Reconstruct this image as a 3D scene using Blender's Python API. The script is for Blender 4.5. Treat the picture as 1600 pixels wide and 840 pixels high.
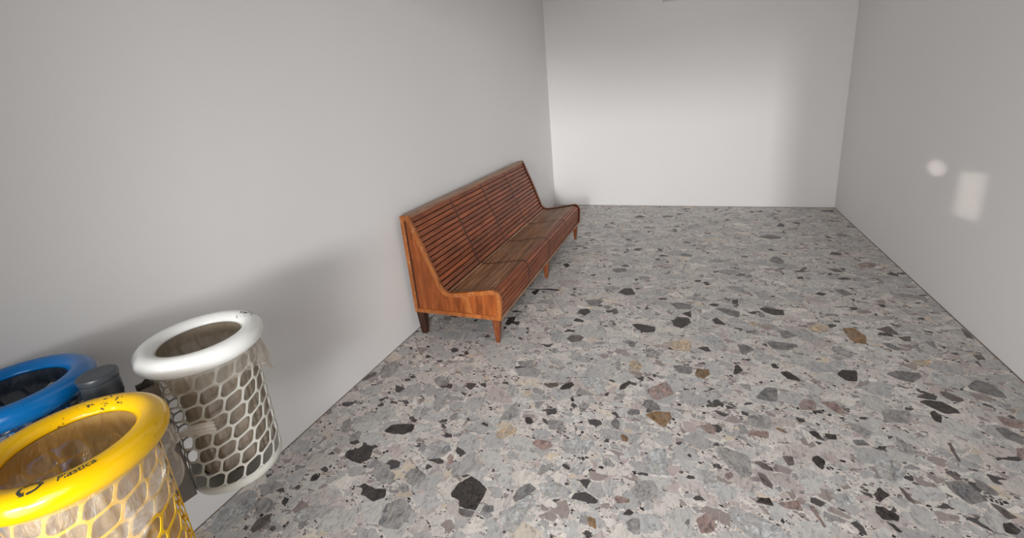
import bpy, bmesh, math, random
from mathutils import Vector, Matrix, noise

random.seed(7)
for o in list(bpy.data.objects):
    bpy.data.objects.remove(o)
C = bpy.context.scene.collection
scene = bpy.context.scene
PI = math.pi
R = math.radians

# ------------------------------------------------------------------ camera
CAM = Vector((1.873, 0.0, 1.606))
YAW, PITCH, ROLL, FPX, CX, CY = -24.163, -16.129, -5.621, 690.5, 783.9, 353.4
ya, pi_, ro = R(YAW), R(PITCH), R(ROLL)
fw = Vector((math.sin(ya)*math.cos(pi_), math.cos(ya)*math.cos(pi_), math.sin(pi_)))
rt = Vector((math.cos(ya), -math.sin(ya), 0))
up = rt.cross(fw)
rt2 = rt*math.cos(ro) + up*math.sin(ro)
up2 = -rt*math.sin(ro) + up*math.cos(ro)
cd = bpy.data.cameras.new('camera')
cam = bpy.data.objects.new('camera', cd)
C.objects.link(cam)
m = Matrix((rt2, up2, -fw)).transposed().to_4x4()
m.translation = CAM
cam.matrix_world = m
cd.sensor_width = 36.0
cd.sensor_fit = 'HORIZONTAL'
cd.lens = FPX*36.0/1600.0
cd.shift_x = (800-CX)/1600.0
cd.shift_y = -(420-CY)/1600.0
cd.clip_start = 0.02
scene.camera = cam

# ------------------------------------------------------------------ light
vs = scene.view_settings
vs.view_transform = 'Standard'
vs.look = 'None'
vs.exposure = 0.0
vs.gamma = 1.0
vs.use_curve_mapping = False

world = bpy.data.worlds.new('world')
scene.world = world
world.use_nodes = True
bg = world.node_tree.nodes['Background']
bg.inputs['Color'].default_value = (0.93, 0.97, 1.0, 1)
bg.inputs['Strength'].default_value = 0.03

ROOM_W, ROOM_D, ROOM_H, FRONT = 3.425, 6.203, 3.15, -0.75


def area(name, loc, target, sx, sy, power, col=(1, 1, 1), spread=180, shape='RECTANGLE'):
    l = bpy.data.lights.new(name, 'AREA')
    l.shape = shape
    l.size, l.size_y = sx, sy
    l.energy = power
    l.color = col
    l.spread = R(spread)
    o = bpy.data.objects.new(name, l)
    C.objects.link(o)
    o.location = loc
    d = Vector(target)-Vector(loc)
    o.rotation_euler = d.to_track_quat('-Z', 'Y').to_euler()
    return o


# daylight coming in by the open front of the room
area('doorway_daylight', (2.2, -1.25, 1.9), (0.0, 4.2, 0.0), 1.2, 1.2, 9.0, (0.985, 0.98, 0.985), 80)
area('pavement_daylight', (1.75, FRONT-0.10, 0.75), (1.75, 3.5, 0.5), 2.7, 1.1, 21.5, (0.985, 0.98, 0.985), 90)
area('side_fill', (0.6, -0.9, 0.9), (3.4, 3.2, 0.2), 0.9, 1.0, 24, (0.985, 0.98, 0.985), 80)  # extra fill lamp, added to lift the lower right wall
# far bright patches of street seen through the doorway: one reaches the end wall, one the left wall
area('street_daylight', (4.1, -19.0, 5.2), (1.3, 6.2, 0.9), 0.9, 2.9, 27.5, (0.995, 0.985, 0.98), 20)
area('street_daylight', (6.0, -9.5, 2.6), (0.0, 2.6, 0.6), 3.0, 1.8, 26, (0.995, 0.985, 0.98), 30)
# added soft fill under the unseen ceiling, lifts the whole room
area('ceiling_fill', (1.7, 3.2, 3.1), (1.7, 3.2, 0.0), 1.8, 5.0, 11, (1.0, 0.98, 0.96))
# two small glints of reflected sun on the right wall
area('sun_glint_round', (2.3, -0.35, 1.25), (3.425, 3.95, 0.86), 0.06, 0.11, 0.022, (1.0, 0.88, 0.80), 0.6, 'ELLIPSE')
area('sun_glint_tall', (2.1, -0.35, 1.35), (3.425, 3.50, 0.77), 0.09, 0.28, 0.06, (1.0, 0.88, 0.80), 0.9)


# ------------------------------------------------------------------ materials
def lin(r, g, b):
    def f(v):
        v /= 255.0
        return v/12.92 if v <= 0.04045 else ((v+0.055)/1.055)**2.4
    return (f(r), f(g), f(b), 1.0)


class NT:
    def __init__(s, name):
        s.m = bpy.data.materials.new(name)
        s.m.use_nodes = True
        s.t = s.m.node_tree
        s.t.nodes.clear()
        s.out = s.t.nodes.new('ShaderNodeOutputMaterial')

    def n(s, typ, ins=None, **kw):
        nd = s.t.nodes.new('ShaderNode'+typ)
        for k, v in kw.items():
            setattr(nd, k, v)
        for k, v in (ins or {}).items():
            s.set(nd, k, v)
        return nd

    def set(s, nd, k, v):
        if hasattr(v, 'is_output') or isinstance(v, bpy.types.NodeSocket):
            s.t.links.new(v, nd.inputs[k])
        else:
            nd.inputs[k].default_value = v

    def math(s, op, a, b=0.0, c=None):
        nd = s.n('Math', {0: a, 1: b}, operation=op)
        if c is not None:
            s.set(nd, 2, c)
        return nd.outputs[0]

    def mix(s, f, a, b, blend='MIX'):
        nd = s.n('Mix', {}, data_type='RGBA', blend_type=blend)
        s.set(nd, 0, f)
        s.set(nd, 6, a)
        s.set(nd, 7, b)
        return nd.outputs[2]

    def ramp(s, f, stops, interp='LINEAR'):
        nd = s.n('ValToRGB', {0: f})
        nd.color_ramp.interpolation = interp
        els = nd.color_ramp.elements
        els[0].position, els[0].color = stops[0]
        els[1].position, els[1].color = stops[-1]
        for p, c in stops[1:-1]:
            e = els.new(p)
            e.color = c
        return nd.outputs[0]

    def obj(s, scale=(1, 1, 1), rot=(0, 0, 0), loc=(0, 0, 0)):
        tc = s.n('TexCoord')
        mp = s.n('Mapping', {0: tc.outputs['Object'], 'Scale': scale, 'Rotation': rot, 'Location': loc})
        return mp.outputs[0]

    def noise(s, vec, scale, detail=3, rough=0.5, dist=0.0):
        return s.n('TexNoise', {'Vector': vec, 'Scale': scale, 'Detail': detail, 'Roughness': rough, 'Distortion': dist})

    def bsdf(s, color, rough=0.5, spec=0.5, bump=None, bstr=0.1, bdist=0.002, **kw):
        p = s.n('BsdfPrincipled', {'Base Color': color, 'Roughness': rough, 'Specular IOR Level': spec})
        for k, v in kw.items():
            s.set(p, k.replace('_', ' '), v)
        if bump is not None:
            b = s.n('Bump', {'Height': bump, 'Strength': bstr, 'Distance': bdist})
            s.t.links.new(b.outputs[0], p.inputs['Normal'])
        s.t.links.new(p.outputs[0], s.out.inputs[0])
        return s.m


def mat_wall(name, col):
    t = NT(name)
    v = t.obj()
    n1 = t.noise(v, 1.3, 4)
    n2 = t.noise(v, 90, 3)
    c = t.mix(n1.outputs[0], col, tuple(x*0.965 for x in col[:3])+(1,))
    return t.bsdf(c, 0.62, 0.25, n2.outputs[0], 0.12, 0.001)


def mat_terrazzo():
    t = NT('terrazzo')
    tc = t.n('TexCoord')
    base = tc.outputs['Object']
    warp = t.noise(base, 14, 3, 0.6)
    wv = t.n('VectorMath', {0: warp.outputs[1], 1: (0.5, 0.5, 0.5)}, operation='SUBTRACT')

    fine = t.noise(base, 130, 4, 0.7)
    big = t.noise(base, 2.5, 3)
    col = t.ramp(fine.outputs[0], [(0.3, lin(189, 181, 175)), (0.5, lin(211, 204, 198)), (0.7, lin(223, 218, 213))])
    veinn = t.noise(t.obj(scale=(1, 0.45, 1), rot=(0, 0, 0.6)), 30, 7, 0.72, 2.2)
    vein = t.ramp(veinn.outputs[0], [(0.38, (0.50, 0.49, 0.50, 1)), (0.45, (0.86, 0.86, 0.87, 1)), (0.54, (1.0, 0.99, 0.98, 1)), (0.62, (1.10, 1.08, 1.06, 1))])

    def layer(prev, scale, keep, edge, seed, pal, rot, sx, wamt, veined):
        off = t.n('VectorMath', {0: wv.outputs[0], 'Scale': wamt}, operation='SCALE')
        ad = t.n('VectorMath', {0: base, 1: off.outputs[0]}, operation='ADD')
        mp = t.n('Mapping', {0: ad.outputs[0], 'Location': (seed, seed*1.7, 0), 'Rotation': (0, 0, rot), 'Scale': (sx, 1.0, 0.0)})
        f1 = t.n('TexVoronoi', {'Vector': mp.outputs[0], 'Scale': scale}, voronoi_dimensions='2D', feature='F1')
        de = t.n('TexVoronoi', {'Vector': mp.outputs[0], 'Scale': scale}, voronoi_dimensions='2D', feature='DISTANCE_TO_EDGE')
        sp = t.n('SeparateColor', {0: f1.outputs['Color']})
        jag = t.noise(base, scale*3.5, 3, 0.6)
        d = t.math('SUBTRACT', de.outputs[0], t.math('MULTIPLY', jag.outputs[0], 0.10))
        shrink = t.math('MULTIPLY', sp.outputs[2], 0.12)
        d = t.math('SUBTRACT', d, shrink)
        inside = t.math('GREATER_THAN', d, edge-0.05)
        pick = t.math('LESS_THAN', sp.outputs[0], keep)
        f = t.math('MULTIPLY', inside, pick)
        chip = t.ramp(sp.outputs[1], pal, 'CONSTANT')
        var = t.math('ADD', t.math('MULTIPLY', sp.outputs[2], 0.22), 0.89)
        vv = t.n('CombineColor', {0: var, 1: var, 2: var})
        chip = t.mix(1.0, chip, vv.outputs[0], 'MULTIPLY')
        if veined:
            chip = t.mix(veined, chip, vein, 'MULTIPLY')
        return t.mix(f, prev, chip)

    small = [(0.0, lin(45, 42, 42)), (0.11, lin(152, 143, 139)), (0.30, lin(185, 184, 181)), (0.52, lin(196, 185, 179)),
             (0.68, lin(217, 213, 207)), (0.88, lin(172, 155, 140)), (0.92, lin(100, 94, 92))]
    med = [(0.0, lin(82, 78, 78)), (0.07, lin(158, 147, 143)), (0.17, lin(179, 178, 177)), (0.40, lin(193, 193, 190)),
           (0.58, lin(205, 198, 193)), (0.74, lin(219, 214, 207)), (0.86, lin(194, 181, 177)), (0.93, lin(208, 195, 177)), (0.96, lin(152, 150, 150))]
    large = [(0.0, lin(186, 186, 185)), (0.26, lin(196, 195, 191)), (0.46, lin(205, 199, 194)), (0.62, lin(178, 177, 176)),
             (0.74, lin(217, 212, 205)), (0.86, lin(194, 185, 181)), (0.93, lin(163, 161, 160)), (0.97, lin(209, 199, 185))]
    col = layer(col, 150, 0.50, 0.06, 3.1, small, 0.3, 1.0, 0.0, 0)
    col = layer(col, 72, 0.55, 0.06, 7.7, small, 1.1, 0.8, 0.01, 0)
    col = layer(col, 34, 0.60, 0.045, 11.3, med, 2.0, 0.75, 0.02, 0.5)
    col = layer(col, 19, 0.46, 0.04, 17.9, med, 0.7, 0.8, 0.03, 0.7)
    col = layer(col, 10.5, 0.50, 0.035, 23.1, large, 2.6, 0.75, 0.05, 0.9)
    col = t.mix(0.5, col, t.ramp(big.outputs[0], [(0.3, (0.90, 0.89, 0.88, 1)), (0.7, (1.04, 1.03, 1.03, 1))]), 'MULTIPLY')
    # hairline joints of the cast tiles
    br = t.n('TexBrick', {'Vector': base, 'Color1': (0, 0, 0, 1), 'Color2': (0, 0, 0, 1), 'Mortar': (1, 1, 1, 1), 'Scale': 1.0,
                          'Mortar Size': 0.0009, 'Mortar Smooth': 0.0, 'Brick Width': 0.4, 'Row Height': 0.4}, offset=0.0)
    col = t.mix(t.math('MULTIPLY', br.outputs[0], 0.25), col, lin(217, 213, 207))
    rn = t.noise(base, 30, 3)
    rough = t.math('ADD', t.math('MULTIPLY', rn.outputs[0], 0.25), 0.34)
    return t.bsdf(col, rough, 0.35)


def mat_chips():
    t = NT('terrazzo_chip')
    a = t.n('Attribute', attribute_name='chip').outputs['Color']
    v = t.obj(scale=(1, 0.5, 1), rot=(0, 0, 0.5))
    n1 = t.noise(v, 28, 7, 0.75, 2.0)
    n2 = t.noise(t.obj(), 75, 4, 0.7, 0.5)
    n3 = t.noise(t.obj(), 17, 4, 0.6, 1.0)
    c = t.mix(1.0, a, t.ramp(n1.outputs[0], [(0.40, (0.48, 0.47, 0.48, 1)), (0.48, (0.95, 0.95, 0.95, 1)), (0.60, (1.45, 1.38, 1.30, 1))]), 'MULTIPLY')
    lum = t.n('RGBToBW', {0: a}).outputs[0]
    f = t.math('MULTIPLY', t.ramp(n3.outputs[0], [(0.46, (0, 0, 0, 1)), (0.56, (1, 1, 1, 1))]), t.math('MULTIPLY', t.math('MINIMUM', lum, 0.35), 1.7))
    c = t.mix(f, c, lin(170, 166, 161))
    vn = t.ramp(t.math('ABSOLUTE', t.math('SUBTRACT', n1.outputs[0], 0.5)), [(0.0, (1, 1, 1, 1)), (0.022, (0, 0, 0, 1))])
    c = t.mix(t.math('MULTIPLY', vn, 0.28), c, lin(150, 138, 128))
    n4 = t.noise(t.obj(), 40, 5, 0.7, 1.5)
    br = t.ramp(n4.outputs[0], [(0.51, (0, 0, 0, 1)), (0.58, (1, 1, 1, 1))])
    c = t.mix(t.math('MULTIPLY', br, 0.42), c, lin(112, 96, 84))
    sp = t.math('GREATER_THAN', n2.outputs[0], 0.68)
    c = t.mix(t.math('MULTIPLY', sp, 0.4), c, lin(185, 175, 168))
    return t.bsdf(c, 0.38, 0.35)


def mat_wood(name, c1, c2, c3, grain, scale=1.0, rough=0.38, tint=False, worn=0.0, wearcol=(190, 150, 105)):
    t = NT(name)
    v = t.obj(scale=grain)
    w = t.noise(v, 9*scale, 8, 0.62, 0.6)
    v2 = t.obj()
    big = t.noise(v2, 5, 4, 0.6)
    c = t.ramp(w.outputs[0], [(0.28, c1), (0.5, c2), (0.72, c3)])
    c = t.mix(0.7, c, t.ramp(big.outputs[0], [(0.3, (0.72, 0.70, 0.68, 1)), (0.7, (1.15, 1.12, 1.1, 1))]), 'MULTIPLY')
    if tint:
        a = t.n('Attribute', attribute_name='tint').outputs['Color']
        c = t.mix(1.0, c, a, 'MULTIPLY')
    if worn:
        g = t.noise(v2, 26, 6, 0.7)
        f = t.math('MULTIPLY', t.math('GREATER_THAN', g.outputs[0], 0.60), worn)
        c = t.mix(f, c, lin(*wearcol))
    return t.bsdf(c, rough, 0.4, w.outputs[0], 0.15, 0.001)


def mat_plastic(name, col, rough=0.3, dirt=0.35, dirtcol=(70, 62, 55), scale=11, scuff=None, thr=0.63, **kw):
    t = NT(name)
    v = t.obj()
    n = t.noise(v, scale, 8, 0.72)
    f = t.math('MULTIPLY', t.ramp(n.outputs[0], [(thr, (0, 0, 0, 1)), (thr+0.09, (1, 1, 1, 1))]), dirt)
    n2 = t.noise(v, 5, 3)
    c = t.mix(n2.outputs[0], col, tuple(x*0.86 for x in col[:3])+(1,))
    c = t.mix(f, c, lin(*dirtcol))
    if scuff:
        dd = t.n('VectorMath', {0: v, 1: scuff[0]}, operation='DISTANCE').outputs['Value']
        near = t.math('MAXIMUM', t.math('SUBTRACT', 1.0, t.math('DIVIDE', dd, scuff[1])), 0.0)
        sn = t.noise(v, 70, 4, 0.7)
        g = t.math('GREATER_THAN', t.math('ADD', sn.outputs[0], t.math('MULTIPLY', near, scuff[2])), 0.66)
        c = t.mix(t.math('MULTIPLY', g, t.math('GREATER_THAN', near, 0.02)), c, lin(58, 54, 50))
    return t.bsdf(c, rough, 0.5, **kw)


def mat_bag(name, col, opacity, rough=0.25, trans=0.35):
    t = NT(name)
    v = t.obj(scale=(1, 1, 0.35))
    n = t.noise(v, 22, 5, 0.6, 0.8)
    b = t.n('Bump', {'Height': n.outputs[0], 'Strength': 0.9, 'Distance': 0.012})
    d = t.n('BsdfDiffuse', {'Color': col, 'Normal': b.outputs[0]})
    tr = t.n('BsdfTranslucent', {'Color': col, 'Normal': b.outputs[0]})
    g = t.n('BsdfGlossy', {'Color': (1, 1, 1, 1), 'Roughness': rough, 'Normal': b.outputs[0]})
    m1 = t.n('MixShader', {0: trans, 1: d.outputs[0], 2: tr.outputs[0]})
    m2 = t.n('MixShader', {0: 0.18, 1: m1.outputs[0], 2: g.outputs[0]})
    tp = t.n('BsdfTransparent', {0: (1, 1, 1, 1)})
    n3 = t.noise(v, 9, 4, 0.6)
    f = t.math('ADD', t.math('MULTIPLY', t.math('SUBTRACT', n3.outputs[0], 0.5), 0.5), opacity)
    f = t.math('MINIMUM', t.math('MAXIMUM', f, 0.0), 1.0)
    m3 = t.n('MixShader', {0: f, 1: tp.outputs[0], 2: m2.outputs[0]})
    t.t.links.new(m3.outputs[0], t.out.inputs[0])
    return t.m


M = {}
M['wall'] = mat_wall('wall_paint', lin(225, 224, 223))
M['ceiling'] = mat_wall('ceiling_paint', lin(205, 202, 198))
M['outside'] = mat_wall('outside_plaster', lin(170, 160, 148))
M['pavement'] = mat_plastic('pavement', lin(150, 146, 140), 0.8, 0.2)
M['floor'] = mat_terrazzo()
M['chips'] = mat_chips()
M['grime'] = mat_plastic('joint_grime', lin(120, 108, 98), 0.8, 0.3)
M['panel'] = mat_wood('varnished_panel', lin(98, 48, 18), lin(136, 70, 28), lin(160, 90, 42), (4, 4, 0.5))
M['band'] = mat_wood('edge_band_wood', lin(118, 62, 26), lin(152, 88, 40), lin(176, 112, 60), (3, 3, 0.6), worn=0.22, wearcol=(222, 190, 148))
M['slat_back'] = mat_wood('red_brown_slats', lin(88, 42, 22), lin(136, 72, 40), lin(164, 96, 60), (5, 0.35, 5), tint=True)
M['slat_seat'] = mat_wood('worn_sheen_tan_slats', lin(108, 74, 52), lin(146, 106, 78), lin(178, 142, 112), (5, 0.35, 5), tint=True)  # tan is part wear, part reflected light put into the colour
M['slat_front'] = mat_wood('front_slats', lin(88, 42, 22), lin(130, 68, 38), lin(160, 96, 60), (5, 0.35, 5), tint=True)
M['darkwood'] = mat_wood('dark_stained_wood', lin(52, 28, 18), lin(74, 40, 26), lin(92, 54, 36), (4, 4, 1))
M['rail'] = mat_wood('greyed_top_rail', lin(120, 84, 62), lin(150, 112, 88), lin(172, 138, 112), (5, 0.4, 5))
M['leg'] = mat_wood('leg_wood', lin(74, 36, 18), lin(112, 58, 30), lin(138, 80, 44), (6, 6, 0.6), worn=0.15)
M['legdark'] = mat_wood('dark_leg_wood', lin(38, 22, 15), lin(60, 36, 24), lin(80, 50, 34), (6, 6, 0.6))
M['white'] = mat_plastic('white_plastic', lin(247, 248, 244), 0.16, 0.6, (96, 88, 76), 16, ((0.035, 0.160, 0.995), 0.055, 0.30), 0.66)
M['white_net'] = mat_plastic('white_net_plastic', lin(228, 227, 218), 0.35, 0.35, (130, 118, 100), 8)
M['yellow'] = mat_plastic('yellow_plastic', lin(253, 198, 6), 0.17, 0.6, (84, 60, 18), 15, ((-0.09, 0.10, 0.995), 0.09, 0.09), 0.62)
M['blue'] = mat_plastic('blue_plastic', lin(8, 110, 182), 0.2, 0.3, (20, 50, 90), 9)
M['cap'] = mat_plastic('dark_grey_plastic', lin(62, 68, 74), 0.38, 0.3, (130, 115, 100), 12)
M['post'] = mat_plastic('post_metal', lin(96, 98, 100), 0.5, 0.3)
M['bracket'] = mat_plastic('bracket_metal', lin(120, 114, 106), 0.45, 0.3, Metallic=0.3)
M['wire'] = mat_plastic('wire', lin(60, 56, 52), 0.4, 0.1)
M['ink'] = mat_plastic('faded_ink', lin(58, 62, 52), 0.5, 0.0)
M['bag_white'] = mat_bag('clear_bag', lin(214, 204, 188), 0.45)
M['bag_in'] = mat_bag('clear_bag_inside', lin(172, 156, 134), 0.82)
M['bag_fold'] = mat_bag('clear_bag_fold', lin(238, 234, 228), 0.42)
M['bag_yellow'] = mat_bag('hazy_bag_net_glow', lin(204, 170, 104), 0.80)  # film colour carries the yellow glow of the backlit net
M['bag_yellow_fold'] = mat_bag('hazy_bag_fold', lin(228, 224, 216), 0.30, 0.2)
M['bag_tail'] = mat_bag('bag_tail_film', lin(236, 230, 220), 0.75, 0.2)
M['bag_blue'] = mat_bag('shade_tinted_bag', lin(34, 50, 68), 0.9, 0.4)  # shadow inside the blue basket is put into the film colour
M['trash'] = mat_plastic('dark_trash', lin(40, 42, 50), 0.6, 0.2)
M['added_dark_heap'] = mat_plastic('added_dark_heap', lin(84, 66, 46), 0.8, 0.6, (40, 32, 24), 20)
M['paper'] = mat_plastic('pale_paper', lin(190, 182, 168), 0.8, 0.15)
M['plate'] = mat_plastic('pale_plate', lin(200, 198, 194), 0.5, 0.1)


# ------------------------------------------------------------------ helpers
def link(name, verts, faces, mat, parent=None, smooth=False):
    me = bpy.data.meshes.new(name)
    me.from_pydata([tuple(v) for v in verts], [], faces)
    me.validate()
    me.update()
    if mat is not None:
        for mm in (mat if isinstance(mat, (list, tuple)) else [mat]):
            me.materials.append(mm)
    o = bpy.data.objects.new(name, me)
    C.objects.link(o)
    if parent is not None:
        o.parent = parent
    if smooth:
        for p in me.polygons:
            p.use_smooth = True
    return o


def recalc(o):
    bm = bmesh.new()
    bm.from_mesh(o.data)
    bmesh.ops.recalc_face_normals(bm, faces=bm.faces)
    bm.to_mesh(o.data)
    bm.free()
    return o


def tag(o, label=None, cat=None, group=None, kind=None):
    if label: o['label'] = label
    if cat: o['category'] = cat
    if group: o['group'] = group
    if kind: o['kind'] = kind
    return o


def empty(name, loc, label, cat, group=None, rz=0.0):
    o = bpy.data.objects.new(name, None)
    o.empty_display_size = 0.1
    C.objects.link(o)
    o.location = loc
    o.rotation_euler = (0, 0, rz)
    return tag(o, label, cat, group)


class MB:
    def __init__(s):
        s.v, s.f = [], []

    def box(s, x0, x1, y0, y1, z0, z1):
        b = len(s.v)
        s.v += [(x, y, z) for z in (z0, z1) for y in (y0, y1) for x in (x0, x1)]
        s.f += [tuple(b+i for i in q) for q in ((0, 2, 3, 1), (4, 5, 7, 6), (0, 1, 5, 4), (2, 6, 7, 3), (0, 4, 6, 2), (1, 3, 7, 5))]

    def prism(s, prof, y0, y1):
        """profile of (x, z) points extruded along y"""
        b, n = len(s.v), len(prof)
        s.v += [(x, y0, z) for x, z in prof]+[(x, y1, z) for x, z in prof]
        s.f += [tuple(b+i for i in range(n)), tuple(b+n+i for i in reversed(range(n)))]
        s.f += [(b+i, b+n+i, b+n+(i+1) % n, b+(i+1) % n) for i in range(n)]

    def loft(s, rings, cap=True, close=True):
        b, n = len(s.v), len(rings[0])
        for r in rings:
            s.v += [tuple(p) for p in r]
        for k in range(len(rings)-1):
            for i in range(n if close else n-1):
                j = (i+1) % n
                s.f.append((b+k*n+i, b+k*n+j, b+(k+1)*n+j, b+(k+1)*n+i))
        if cap:
            s.f.append(tuple(b+i for i in reversed(range(n))))
            s.f.append(tuple(b+(len(rings)-1)*n+i for i in range(n)))

    def tube(s, pts, r, n=8):
        rings = []
        P = [Vector(p) for p in pts]
        for i, p in enumerate(P):
            t = (P[min(i+1, len(P)-1)]-P[max(i-1, 0)]).normalized()
            a = t.cross(Vector((0, 0, 1)))
            if a.length < 1e-3:
                a = t.cross(Vector((1, 0, 0)))
            a.normalize()
            c = t.cross(a)
            rr = r[i] if isinstance(r, (list, tuple)) else r
            rings.append([p+a*(rr*math.cos(2*PI*k/n))+c*(rr*math.sin(2*PI*k/n)) for k in range(n)])
        s.loft(rings)

    def lathe(s, prof, n=96, cap=False):
        rings = [[(r*math.cos(2*PI*i/n), r*math.sin(2*PI*i/n), z) for i in range(n)] for r, z in prof]
        s.loft(rings, cap=cap)

    def build(s, name, mat, parent=None, smooth=False, bevel=0.0, seg=2):
        o = recalc(link(name, s.v, s.f, mat, parent, smooth))
        if bevel:
            b = o.modifiers.new('bevel', 'BEVEL')
            b.width = bevel
            b.segments = seg
            b.limit_method = 'ANGLE'
            b.angle_limit = R(35)
        return o


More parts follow.
